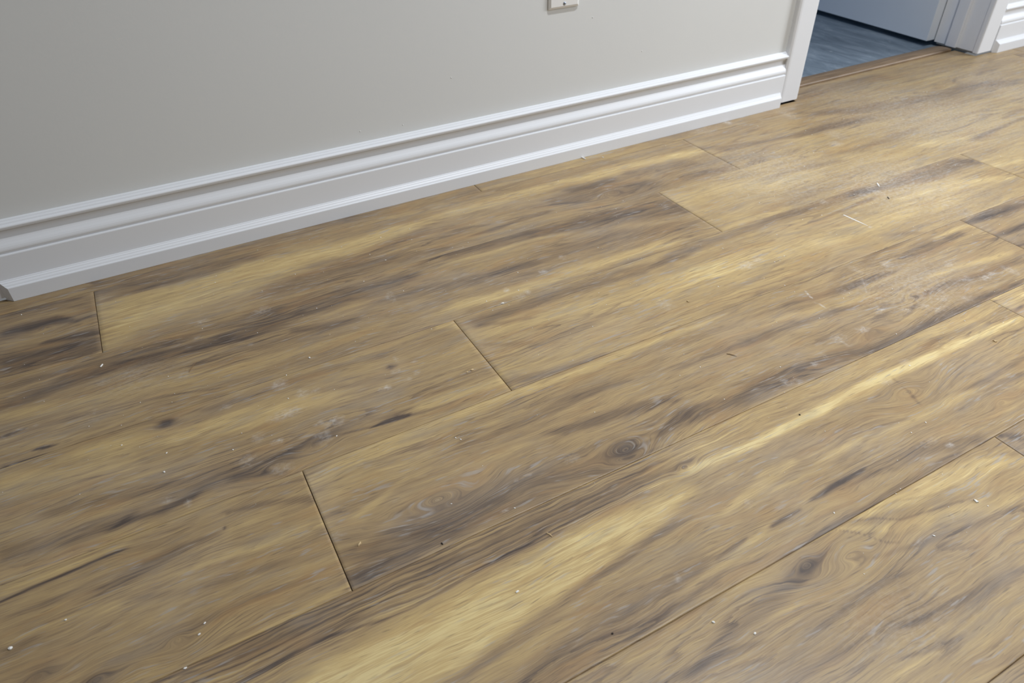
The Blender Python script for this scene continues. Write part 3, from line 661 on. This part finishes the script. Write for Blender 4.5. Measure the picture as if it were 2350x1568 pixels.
DUST_SHEEN = [
 (0.2748, 0.9335, 0.0097, 0.017, 0.45),
 (0.1896, 0.7294, 0.0095, 0.0056, 0.8),
 (0.2134, 0.7565, 0.0064, 0.0052, 0.7),
 (0.2421, 0.7628, 0.0034, 0.0034, 0.7),
 (0.2396, 0.7377, 0.0042, 0.0039, 0.6),
 (0.2223, 0.7311, 0.0058, 0.0051, 0.5),
 (0.225, 0.7804, 0.0022, 0.0088, 0.5),
 (0.0551, 0.7461, 0.0218, 0.0099, 0.6),
 (0.0616, 0.8108, 0.0092, 0.0103, 0.8),
 (0.0854, 0.7758, 0.0074, 0.0111, 0.6),
 (0.1032, 0.7726, 0.0062, 0.0075, 0.5),
 (0.1059, 0.7009, 0.0137, 0.0101, 0.6),
 (0.0881, 0.7079, 0.0047, 0.0045, 0.9),
 (0.0121, 0.7204, 0.0077, 0.0093, 0.5),
 (0.0321, 0.7015, 0.0069, 0.0054, 0.7),
 (-0.0066, 1.0193, 0.0118, 0.0099, 0.5),
 (0.0842, 1.0034, 0.0144, 0.0127, 0.4),
 (-0.02, 0.9789, 0.0091, 0.0078, 0.3),
 (0.0476, 0.923, 0.0045, 0.006, 0.3),
 (-0.1144, 0.9377, 0.0344, 0.0141, 0.3),
 (-0.153, 0.9414, 0.0149, 0.0125, 0.3),
 (-0.0535, 0.8989, 0.0171, 0.0171, 0.25),
 (-0.1725, 0.8732, 0.0181, 0.0278, 0.25),
 (-0.0129, 0.8015, 0.0081, 0.0073, 0.4),
 (-0.0081, 0.6881, 0.0111, 0.0152, 0.4),
 (0.086, 0.6813, 0.0134, 0.016, 0.4),
 (-0.2581, 0.8918, 0.0099, 0.0037, 0.6),
 (-0.2409, 0.8898, 0.0079, 0.0044, 0.4),
 (-0.275, 0.8844, 0.0117, 0.0092, 0.4),
 (-0.1044, 0.6702, 0.007, 0.0061, 0.5),
 (-0.0845, 0.6539, 0.0017, 0.0069, 0.6),
 (-0.0109, 0.6918, 0.0111, 0.0102, 0.35),
 (0.0235, 0.6527, 0.0164, 0.0122, 0.35),
 (0.448, 0.8576, 0.0049, 0.0061, 0.9),
 (0.4753, 0.8366, 0.0058, 0.006, 0.8),
 (0.4247, 0.8269, 0.0038, 0.0033, 1.0),
 (0.5295, 0.8754, 0.0061, 0.0065, 0.8),
 (0.4575, 0.8296, 0.0144, 0.0126, 0.35),
 (0.647, 0.6953, 0.0141, 0.0164, 0.4),
 (0.1073, 0.6969, 0.0117, 0.0084, 0.5),
 (0.5823, 0.8995, 0.0062, 0.0079, 0.5),
 (0.5262, 0.8763, 0.005, 0.0065, 0.6),
 (0.2799, 0.942, 0.0073, 0.013, 0.4),
 (1.2583, 0.7962, 0.0117, 0.0346, 0.8),
 (1.135, 0.8169, 0.0086, 0.0105, 0.7),
 (1.4234, 1.0384, 0.0271, 0.0369, 0.4),
 (1.3794, 1.0038, 0.0199, 0.0142, 0.6),
 (1.596, 0.9762, 0.0171, 0.0235, 0.4),
 (1.6174, 1.1119, 0.0218, 0.026, 0.35),
 (1.2615, 1.2294, 0.0107, 0.0118, 1.0),
 (1.0622, 0.9526, 0.0271, 0.0348, 0.35),
 (1.3769, 0.7333, 0.0117, 0.0101, 0.6),
 (1.3249, 0.6896, 0.0084, 0.0094, 0.8),
 (1.3257, 0.6468, 0.022, 0.022, 0.4),
 (1.1423, 0.8809, 0.0178, 0.0208, 0.35),
 (1.2718, 0.8436, 0.06, 0.0434, 0.3),
 (1.3439, 0.885, 0.0467, 0.0315, 0.3),
 (1.1751, 1.2209, 0.0419, 0.0459, 0.35),
 (1.4263, 1.1927, 0.0217, 0.0411, 0.4),
 (0.8406, 0.7181, 0.0151, 0.0117, 0.7),
 (0.87, 0.7204, 0.0102, 0.008, 0.6),
 (0.7632, 0.4778, 0.0063, 0.0105, 0.3),
 (0.7377, 0.4733, 0.0083, 0.0068, 0.5),
 (0.6726, 0.4631, 0.0081, 0.0095, 0.6),
 (0.6889, 0.4573, 0.0081, 0.0096, 0.4),
 (0.8112, 0.4879, 0.0034, 0.0089, 0.7),
 (0.8127, 0.4973, 0.0152, 0.0113, 0.5),
 (0.8605, 0.4949, 0.0132, 0.0078, 0.6),
 (0.9247, 0.5152, 0.0114, 0.0059, 0.7),
 (0.9601, 0.4947, 0.0091, 0.0085, 0.6),
 (0.9941, 0.4888, 0.0082, 0.0052, 0.8),
 (1.036, 0.4881, 0.0139, 0.009, 0.6),
 (1.0068, 0.4721, 0.0159, 0.0069, 0.6),
 (1.068, 0.4694, 0.0116, 0.0091, 0.5),
 (1.0365, 0.5423, 0.0192, 0.0142, 0.4),
 (1.1168, 0.5057, 0.0144, 0.0098, 0.5),
 (1.15, 0.4915, 0.012, 0.007, 0.7),
 (1.1688, 0.4936, 0.0097, 0.0051, 0.7),
 (0.8501, 0.4124, 0.0083, 0.0071, 0.5),
 (0.792, 0.398, 0.01, 0.0066, 0.4),
 (0.7595, 0.2789, 0.0054, 0.0039, 0.8),
 (0.7403, 0.2957, 0.0237, 0.0066, 0.35),
 (0.7517, 0.2635, 0.0071, 0.0032, 0.5),
 (0.9188, 0.5757, 0.0118, 0.0178, 0.3),
 (1.2068, 0.4847, 0.0097, 0.0155, 0.5),
 (0.9871, 0.6132, 0.0074, 0.0195, 0.4),
 (1.1352, 0.5483, 0.0173, 0.0073, 0.6),
 (1.0475, 0.5997, 0.0124, 0.0122, 0.7),
 (0.272, 0.4951, 0.023, 0.0032, 0.4),
 (0.232, 0.4621, 0.0068, 0.0029, 0.5),
 (0.3409, 0.4913, 0.0109, 0.0097, 0.3),
 (0.0523, 0.5241, 0.0099, 0.01, 0.25),
 (0.4796, 0.3338, 0.0101, 0.0066, 0.35),
 (0.5331, 0.3158, 0.0102, 0.009, 0.2),
 (0.6636, 0.2054, 0.0082, 0.0089, 0.25),
 (0.5989, 0.2036, 0.0143, 0.0062, 0.3),
 (0.6186, 0.1586, 0.0077, 0.0099, 0.25),
 (0.3471, 0.2956, 0.0046, 0.007, 0.4),
 (1.1609, 0.96, 0.1727, 0.1539, 0.45),  # from here broad films: dust haze plus the floor's pale sheen, painted as colour
 (1.3244, 0.7961, 0.1773, 0.1498, 0.5),
 (1.6972, 1.0039, 0.2455, 0.2138, 0.5),
 (1.0327, 0.5394, 0.1333, 0.0814, 0.36),
 (-0.1158, 0.9236, 0.068, 0.0471, 0.2),
 (0.495, 0.1465, 0.1278, 0.0649, 0.16),
 (2.0483, 1.0418, 0.1522, 0.2172, 0.36),
 (1.6553, 1.1897, 0.1504, 0.1543, 0.3),
]
SCRAPES = [
 ([(1.128, 0.706), (1.1346, 0.6853)], 0.0012, 0.45),
 ([(1.1508, 0.7539), (1.1542, 0.7177)], 0.0012, 0.35),
 ([(0.8659, 0.6115), (0.8589, 0.5911)], 0.0012, 0.6),
 ([(0.855, 0.5814), (0.8592, 0.5556)], 0.0012, 0.35),
 ([(0.9751, 0.5911), (0.9474, 0.5591)], 0.0012, 0.25),
]
DEBRIS = [
 ('plaster_smear', 'thin straight white plaster streak across the light plank at right', 'debris', 'plaster', 'smear', 1.1246, 0.7627, 1.1286, 0.7051, 0.003),
 ('plaster_crumb', 'white elongated plaster crumb on the dark plank below the left floor joint', 'debris', 'plaster', 'crumb', -0.1551, 0.9775, -0.1506, 0.984, 0.003),
 ('plaster_crumb', 'round white plaster crumb on dark wood, left of the floor centre', 'debris', 'plaster', 'crumb', 0.1142, 0.8474, 0.1169, 0.8458, 0.003),
 ('plaster_crumb', 'small white plaster crumb on the golden plank right of the dark oval knot', 'debris', 'plaster', 'crumb', -0.1031, 0.7195, -0.1003, 0.7179, 0.0026),
 ('plaster_crumb', 'large white plaster crumb near the bottom left corner of the floor', 'debris', 'plaster', 'crumb', -0.2663, 0.5531, -0.263, 0.5522, 0.004),
 ('plaster_crumb', 'white plaster crumb beside the baseboard foot near the middle of the wall', 'debris', 'plaster', 'crumb', 0.8442, 1.237, 0.8465, 1.2247, 0.005),
 ('plaster_crumb', 'smaller white crumb just right of the crumb by the baseboard', 'debris', 'plaster', 'crumb', 0.8836, 1.2161, 0.8872, 1.2112, 0.0026),
 ('plaster_crumb', 'white crumb on the dark streak end, right of the smudged area', 'debris', 'plaster', 'crumb', 1.2919, 0.821, 1.2798, 0.8049, 0.0032),
 ('plaster_crumb', 'white flake on the light streak above the floor centre', 'debris', 'plaster', 'crumb', 0.4214, 0.8274, 0.428, 0.8278, 0.0024),
 ('plaster_chip', 'flat white diamond-shaped chip on pale wood at lower right', 'debris', 'plaster', 'chip', 0.7053, 0.2119, 0.7066, 0.2054, 0.0042),
 ('plaster_crumb', 'white crumb below the lowest long seam at lower right', 'debris', 'plaster', 'crumb', 0.3449, 0.2422, 0.3466, 0.2391, 0.0024),
 ('plaster_crumb', 'white crumb right of the crumb below the lowest long seam', 'debris', 'plaster', 'crumb', 0.3712, 0.2117, 0.3743, 0.2126, 0.0022),
 ('plaster_crumb', 'white crumb in the middle of the broad golden streak', 'debris', 'plaster', 'crumb', 0.1919, 0.3647, 0.196, 0.3647, 0.0024),
 ('plaster_crumb', 'upper white crumb of the pair left of the striped plank', 'debris', 'plaster', 'crumb', -0.0956, 0.4862, -0.0928, 0.4878, 0.002),
 ('plaster_crumb', 'lower white crumb of the pair left of the striped plank', 'debris', 'plaster', 'crumb', -0.1025, 0.4769, -0.0995, 0.4778, 0.002),
 ('plaster_crumb', 'white crumb lying in the seam above the striped plank, lower left', 'debris', 'plaster', 'crumb', -0.1207, 0.4482, -0.1168, 0.4484, 0.0022),
 ('plaster_crumb', 'white crumb on plain tan wood in the lower left', 'debris', 'plaster', 'crumb', -0.2173, 0.56, -0.215, 0.5593, 0.0022),
 ('wood_sliver', 'thin brown wood sliver on the plank right of the floor centre', 'debris', 'sliver', 'sliver', 0.6447, 0.5529, 0.6533, 0.5388, 0.0016),
 ('wood_sliver', 'thin brown wood sliver standing across the dark streak at left', 'debris', 'sliver', 'sliver', -0.0448, 0.9006, -0.0296, 0.92, 0.0013),
 ('wood_chip', 'pale curled wood chip at right below the bright cream streak', 'debris', 'shaving', 'chip', 1.0012, 0.3823, 1.0033, 0.3763, 0.0036),
 ('wood_chip', 'tiny pale chip on the light plank above the long golden edge', 'debris', 'shaving', 'chip', 0.6813, 0.6848, 0.6845, 0.6801, 0.003),
 ('wood_chip', 'pale triangular chip near the dark end joint at bottom centre-left', 'debris', 'shaving', 'chip', 0.0694, 0.4983, 0.0744, 0.5027, 0.003),
 ('wood_shaving', 'pale forked shaving on the striped plank at bottom centre', 'debris', 'shaving', 'sliver', 0.2578, 0.4128, 0.2603, 0.4041, 0.002),
 ('wood_crumb', 'larger tan crumb left of the middle end joint', 'debris', 'shaving', 'crumb', 0.307, 0.7036, 0.3116, 0.7031, 0.0036),
 ('wood_crumb', 'smaller tan crumb left of the larger tan crumb', 'debris', 'shaving', 'crumb', 0.2996, 0.7024, 0.3031, 0.7026, 0.0024),
 ('dark_crumb', 'dark speck on the lower edge of the knotty dark plank', 'debris', 'darkbit', 'crumb', 0.1505, 0.4584, 0.1514, 0.4546, 0.0022),
 ('dark_crumb', 'dark speck on the bright streak at right', 'debris', 'darkbit', 'crumb', 0.6402, 0.4106, 0.6403, 0.4077, 0.002),
 ('dark_crumb', 'dark crumb on brown wood at bottom centre-right', 'debris', 'darkbit', 'crumb', 0.2514, 0.2796, 0.2538, 0.2793, 0.002),
 ('dark_crumb', 'dark fleck on the pale plank below the white smear', 'debris', 'darkbit', 'crumb', 1.2576, 0.7684, 1.2518, 0.7587, 0.0024),
]
STRIPE_EDGE = ([0.004, 0.049, 0.09, 0.117, 0.184, 0.257, 0.335, 0.397, 0.435, 0.53, 0.633, 0.744, 0.865, 0.991, 1.107],
               [0.3999, 0.3992, 0.3998, 0.4033, 0.4061, 0.4058, 0.4046, 0.4029, 0.4084, 0.41, 0.4118, 0.4117, 0.4115, 0.4068, 0.4003])


def vnoise(X, Y, seed):
    xi, yi = np.floor(X).astype(np.int64), np.floor(Y).astype(np.int64)
    fx, fy = X - xi, Y - yi
    fx, fy = fx * fx * (3 - 2 * fx), fy * fy * (3 - 2 * fy)

    def h(a, b):
        k = (a * 374761393 + b * 668265263 + seed * 974634777) & 0x7fffffff
        k = ((k ^ (k >> 13)) * 1274126177) & 0x7fffffff
        return ((k ^ (k >> 16)) & 0xffff) / 65535.
    return (h(xi, yi) * (1 - fx) + h(xi + 1, yi) * fx) * (1 - fy) + (h(xi, yi + 1) * (1 - fx) + h(xi + 1, yi + 1) * fx) * fy


BASE_TONE = {'0a': -.15, '0b': -.05, '0c': -.1, '1a': -.25, '1b': -.05, '1c': .08, '2a': -.05, '2b': .32, '3a': .05, '3b': .25, '3c': .3,
             '4a': .05, '4b': 0., '4c': -.1, '5a': .05, '5b': .2, '6a': .05, '6b': -.2}


def wood_fields(pid, X, Y, seed):
    tone = np.full(X.shape, BASE_TONE.get(pid, 0.0))
    warp = np.zeros_like(X)
    stripe = np.zeros_like(X)
    dust = np.zeros_like(X)
    wob = (vnoise(X * 14, Y * 40, seed) - .5) * .010 + (vnoise(X * 45, Y * 150, seed + 5) - .5) * .0045
    rag = vnoise(X * 30, Y * 260, seed + 9)
    for sp, amp, pts in STREAKS:
        if sp != pid:
            continue
        px = np.array([q[0] for q in pts])
        yc = np.interp(X, px, [q[1] for q in pts])
        hw = np.maximum(np.interp(X, px, [q[2] for q in pts]), .0014)
        ln = px[-1] - px[0]
        fade = max(.006, .16 * ln)
        e = np.clip(np.minimum(X - px[0] + fade * .6, px[-1] + fade * .6 - X) / fade + (rag - .5) * .7, 0, 1)
        k = np.clip(hw / .012, .12, 1.0)
        d = (Y + wob * k - yc) / hw
        tone += 1.18 * amp * np.exp(-.69 * np.abs(d) ** 3) * e * e * (3 - 2 * e)
    for sp, kx, ky, rx, ry, amp, ring in KNOTS:
        if sp != pid:
            continue
        dx, dy = (X - kx) / rx, (Y - ky + wob * .4) / ry
        r = np.sqrt(dx * dx + dy * dy)
        tone += amp * np.exp(-(r ** 2.4))
        g = ring * np.exp(-(r / 1.25) ** 2)
        warp += g * (r * ry * 1.15 - (Y - ky))
        if ry > .012 and ring > .75:
            stripe += .26 * ring * np.exp(-(r / 1.05) ** 4)
    if pid == '5a':
        # boldly striped zone between the upper seam and the pale streak
        yb = np.interp(X, STRIPE_EDGE[0], STRIPE_EDGE[1])
        stripe += np.clip((Y - yb) / .006 + .5, 0, 1) * np.interp(X, [.40, .62], [1.0, .5])
    if pid == '5b':
        stripe += .6
    if pid not in BASE_TONE:
        tone += (vnoise(X * 3, Y * 22, seed + 3) - .5) * 1.1
    for dx0, dy0, ra, rb, amt in DUST_SHEEN:
        dust = np.maximum(dust, .8 * amt * np.exp(-(((X - dx0) / ra) ** 2 + ((Y - dy0) / rb) ** 2)))
    for pts, hw, amt in SCRAPES:
        for (ax, ay), (bx, by) in zip(pts[:-1], pts[1:]):
            t = np.clip(((X - ax) * (bx - ax) + (Y - ay) * (by - ay)) / ((bx - ax) ** 2 + (by - ay) ** 2), 0, 1)
            d = np.hypot(X - ax - t * (bx - ax), Y - ay - t * (by - ay))
            dust = np.maximum(dust, 1.8 * amt * np.exp(-(d / hw) ** 2))
    return tone, warp, stripe, dust


ROW_W = .18828
SEAM1 = 1.2027
GAP = .00035


def make_plank(pid, x0, x1, y0, y1, fine, seed, notch=None):
    """top grid with eased edges and thin sides; origin at the plank's lower left corner"""
    sx, sy = (.007, .0016) if fine else (.05, .012)
    if pid in ('4b', '5a', '6a', '4a'):
        sx = .003
    x0, x1, y0, y1 = x0 + .00045, x1 - .00045, y0 + GAP, y1 - GAP
    e = .0006

    def axis(a, b, st, extra=()):
        n = max(2, int(round((b - a - 2 * e) / st)))
        v = [a] + list(np.linspace(a + e, b - e, n + 1)) + [b]
        for q in extra:
            if a < q < b:
                v = [w for w in v if abs(w - q) > st * .3 or w in (a, b)] + [q]
        return np.array(sorted(v))
    ex_x = [notch[0], notch[1]] if notch else []
    ex_y = [notch[2]] if notch else []
    xs, ys = axis(x0, x1, sx, ex_x), axis(y0, y1, sy, ex_y)
    X, Y = np.meshgrid(xs, ys, indexing='ij')
    Z = np.zeros_like(X)
    edge = np.zeros(X.shape, bool)
    edge[0, :] = edge[-1, :] = edge[:, 0] = edge[:, -1] = True
    Z[edge] = -.00045
    nx, ny = X.shape
    idx = np.arange(nx * ny).reshape(nx, ny)
    cells = np.stack([idx[:-1, :-1], idx[1:, :-1], idx[1:, 1:], idx[:-1, 1:]], -1)
    if notch:
        cx, cy = (xs[:-1] + xs[1:]) / 2, (ys[:-1] + ys[1:]) / 2
        keep = ~((cy[None, :] > notch[2]) & ((cx[:, None] < notch[0]) | (cx[:, None] > notch[1])))
        cells = cells[keep]
    top = cells.reshape(-1, 4)
    verts = np.stack([X.ravel() - x0, Y.ravel() - y0, Z.ravel()], -1)
    # sides: drop the outline
    loop = np.concatenate([idx[:, 0], idx[-1, 1:], idx[-2::-1, -1], idx[0, -2:0:-1]])
    if notch:
        faces = top
    else:
        low = verts[loop].copy()
        low[:, 2] = -.009
        base = len(verts)
        verts = np.concatenate([verts, low])
        k = np.arange(len(loop))
        faces = np.concatenate([top, np.stack([loop[(k + 1) % len(loop)], loop[k], base + k, base + (k + 1) % len(loop)], -1)])
    me = bpy.data.meshes.new('plank')
    me.vertices.add(len(verts))
    me.vertices.foreach_set('co', verts.astype(np.float32).ravel())
    me.loops.add(len(faces) * 4)
    me.loops.foreach_set('vertex_index', faces.astype(np.int32).ravel())
    me.polygons.add(len(faces))
    me.polygons.foreach_set('loop_start', np.arange(0, len(faces) * 4, 4, dtype=np.int32))
    me.update(calc_edges=True)
    tone, warp, stripe, dust = wood_fields(pid, verts[:, 0] + x0, verts[:, 1] + y0, seed)
    at = me.attributes.new('wood', 'FLOAT_COLOR', 'POINT')
    at.data.foreach_set('color', np.stack([tone, warp, stripe, dust], -1).astype(np.float32).ravel())
    o = link('plank', me, M_WOOD, floor, (x0, y0, 0))
    return o


ROWS = {0: [-1.923, -.673, .577, 2.40, 3.65], 1: [-1.40, -.1495, 1.1015, 2.351, 3.6], 2: [-1.616, -.366, .8836, 2.1336, 3.38],
        3: [-2.16, -.912, .3373, 1.5640, 2.81, 4.0], 4: [-1.20, .0462, 1.2930, 2.543, 3.79], 5: [-1.403, -.153, 1.0968, 2.3468, 3.6],
        6: [-1.679, -.429, .8208, 2.07, 3.32], 7: [-1.3, -.10, 1.15, 2.4, 3.6], 8: [-1.9, -.62, .62, 1.87, 3.1], 9: [-1.5, -.25, 1.0, 2.25, 3.5]}
PID = {(0, 1): '0a', (0, 2): '0b', (0, 3): '0c', (1, 0): '1a', (1, 1): '1b', (1, 2): '1c', (2, 1): '2a', (2, 2): '2b', (3, 1): '3a', (3, 2): '3b', (3, 3): '3c',
       (4, 0): '4a', (4, 1): '4b', (4, 2): '4c', (5, 1): '5a', (5, 2): '5b', (6, 1): '6a', (6, 2): '6b'}
for r, xs in ROWS.items():
    yt = SEAM1 - (r - 1) * ROW_W
    yb = yt - ROW_W
    for i in range(len(xs) - 1):
        pid = PID.get((r, i), 'x%d_%d' % (r, i))
        fine = pid in BASE_TONE or (r == 7 and i in (1,))
        if r == 0:
            notch = None
            top_y = 1.2500
            if xs[i] < 2.246 and xs[i + 1] > 1.512:
                notch = (1.5125, 2.2455, 1.2500)
                top_y = 1.3180
            make_plank(pid, xs[i], xs[i + 1], SEAM1, top_y, fine, r * 17 + i * 5 + 1, notch)
        else:
            make_plank(pid, xs[i], xs[i + 1], yb, yt, fine, r * 17 + i * 5 + 1)

# ------------------------------------------------------------------ wall plate
plate_r = empty('wall_plate', (.8005, WALL_Y, .3675))
setp(plate_r, 'white plastic wall plate with a small screw, cut off at the top edge', 'wall plate')
W2, H2 = .0345, .057
bm = bmesh.new()
ring0 = [(-W2, 0, -H2), (W2, 0, -H2), (W2, 0, H2), (-W2, 0, H2)]
ring1 = [(-W2, -.0028, -H2), (W2, -.0028, -H2), (W2, -.0028, H2), (-W2, -.0028, H2)]
b2 = .0042
ring2 = [(-W2 + b2, -.0060, -H2 + b2), (W2 - b2, -.0060, -H2 + b2), (W2 - b2, -.0060, H2 - b2), (-W2 + b2, -.0060, H2 - b2)]
iw, ih = .0166, .0334
ring3 = [(-iw, -.0060, -ih), (iw, -.0060, -ih), (iw, -.0060, ih), (-iw, -.0060, ih)]
ring4 = [(-iw, -.0040, -ih), (iw, -.0040, -ih), (iw, -.0040, ih), (-iw, -.0040, ih)]
rv = [[bm.verts.new(v) for v in ring] for ring in (ring0, ring1, ring2, ring3, ring4)]
for a, b in zip(rv[:-1], rv[1:]):
    for i in range(4):
        bm.faces.new((a[i], a[(i + 1) % 4], b[(i + 1) % 4], b[i]))
bm.faces.new(rv[4])
bm.faces.new(rv[0][::-1])
bmesh.ops.recalc_face_normals(bm, faces=bm.faces[:])
me = bpy.data.meshes.new('cover')
bm.to_mesh(me)
bm.free()
link('cover', me, M_PLATE, plate_r)
boxes('insert', [(-.0160, .0160, -.0070, -.0041, -.0328, .0328)], M_PLATE, plate_r, bevel=.0008)
for sz in (-.0485, .0485):
    bm = bmesh.new()
    bmesh.ops.create_uvsphere(bm, u_segments=16, v_segments=8, radius=.0032)
    for v in bm.verts:
        v.co = Vector((v.co.x, v.co.y * .45, v.co.z))
    me = bpy.data.meshes.new('screw')
    bm.to_mesh(me)
    bm.free()
    sc = link('screw', me, M_STEEL, plate_r, (0, -.0061, sz))
    sc['label'] = 'small steel screw head'

# ------------------------------------------------------------------ debris on the floor
MATS = {'plaster': M_PLASTER, 'sliver': M_SLIVER, 'shaving': M_SHAVING, 'darkbit': M_DARKBIT}
random.seed(4)
for name, label, cat, mat, shape, ax, ay, bx, by, wd in DEBRIS:
    wd *= .86
    ln = max(math.hypot(bx - ax, by - ay) * .9, wd * 1.05)
    ang = math.atan2(by - ay, bx - ax)
    bm = bmesh.new()
    if shape == 'crumb':
        bmesh.ops.create_icosphere(bm, subdivisions=2, radius=1)
        for v in bm.verts:
            k = 1 + random.uniform(-.2, .2)
            v.co = Vector((v.co.x * ln / 2 * k, v.co.y * wd / 2 * k, max(-.55, v.co.z) * wd * .40 * k))
    elif shape == 'chip':
        th = .0009
        ring = [(-.5, 0), (-.12, .46), (.5, .12), (.22, -.5)]
        lo = [bm.verts.new((x * ln, y * wd, 0)) for x, y in ring]
        hi = [bm.verts.new((x * ln * .92, y * wd * .92, th * (1 + .9 * abs(x) * 2))) for x, y in ring]
        bm.faces.new(lo[::-1])
        bm.faces.new(hi)
        for i in range(4):
            bm.faces.new((lo[i], lo[(i + 1) % 4], hi[(i + 1) % 4], hi[i]))
    else:
        n = 6
        rings = []
        for i in range(n + 1):
            u = i / n
            w = wd * .5 * (.35 + .65 * math.sin(math.pi * min(1, u * .8 + .2)))
            cy = 0 if shape == 'smear' else .06 * ln * math.sin(u * 3.0)
            z = .0004 + .0008 * u
            rings.append([bm.verts.new(((u - .5) * ln, cy + a * w, z + b * w)) for a, b in ((-1, 0), (0, .9), (1, 0), (0, -.45))])
        for a, b in zip(rings[:-1], rings[1:]):
            for i in range(4):
                bm.faces.new((a[i], a[(i + 1) % 4], b[(i + 1) % 4], b[i]))
        bm.faces.new(rings[0][::-1])
        bm.faces.new(rings[-1])
        bmesh.ops.recalc_face_normals(bm, faces=bm.faces[:])
    zmin = min(v.co.z for v in bm.verts)
    me = bpy.data.meshes.new(name)
    bm.to_mesh(me)
    bm.free()
    o = link(name, me, MATS[mat], None, ((ax + bx) / 2, (ay + by) / 2, .00005 - zmin))
    o.rotation_euler = (0, 0, ang)
    if shape == 'smear':
        o.scale = (1, 1, .25)
    setp(o, label, cat, None, 'bits of building debris on the floor')

# fine specks nobody could count
bm = bmesh.new()
rs = np.random.RandomState(11)
for i in range(520):
    while True:
        u, v = rs.rand(2)
        x, y = -.3 + 2.3 * u, .15 + 1.05 * v
        if y > .60 - .62 * x or x > .5:
            break
    r = .00028 + .0006 * rs.rand() ** 2.5
    m = Matrix.Translation((x, y, r * .45)) @ Matrix.Rotation(rs.rand() * 6.3, 4, 'Z') @ Matrix.Diagonal((r * (1 + 1.2 * rs.rand()), r, r * .55, 1))
    bmesh.ops.create_icosphere(bm, subdivisions=1, radius=1, matrix=m)
me = bpy.data.meshes.new('dust_specks')
bm.to_mesh(me)
bm.free()
setp(link('dust_specks', me, M_PLASTER), 'fine pale dust specks scattered over the plank floor', 'dust', 'stuff')
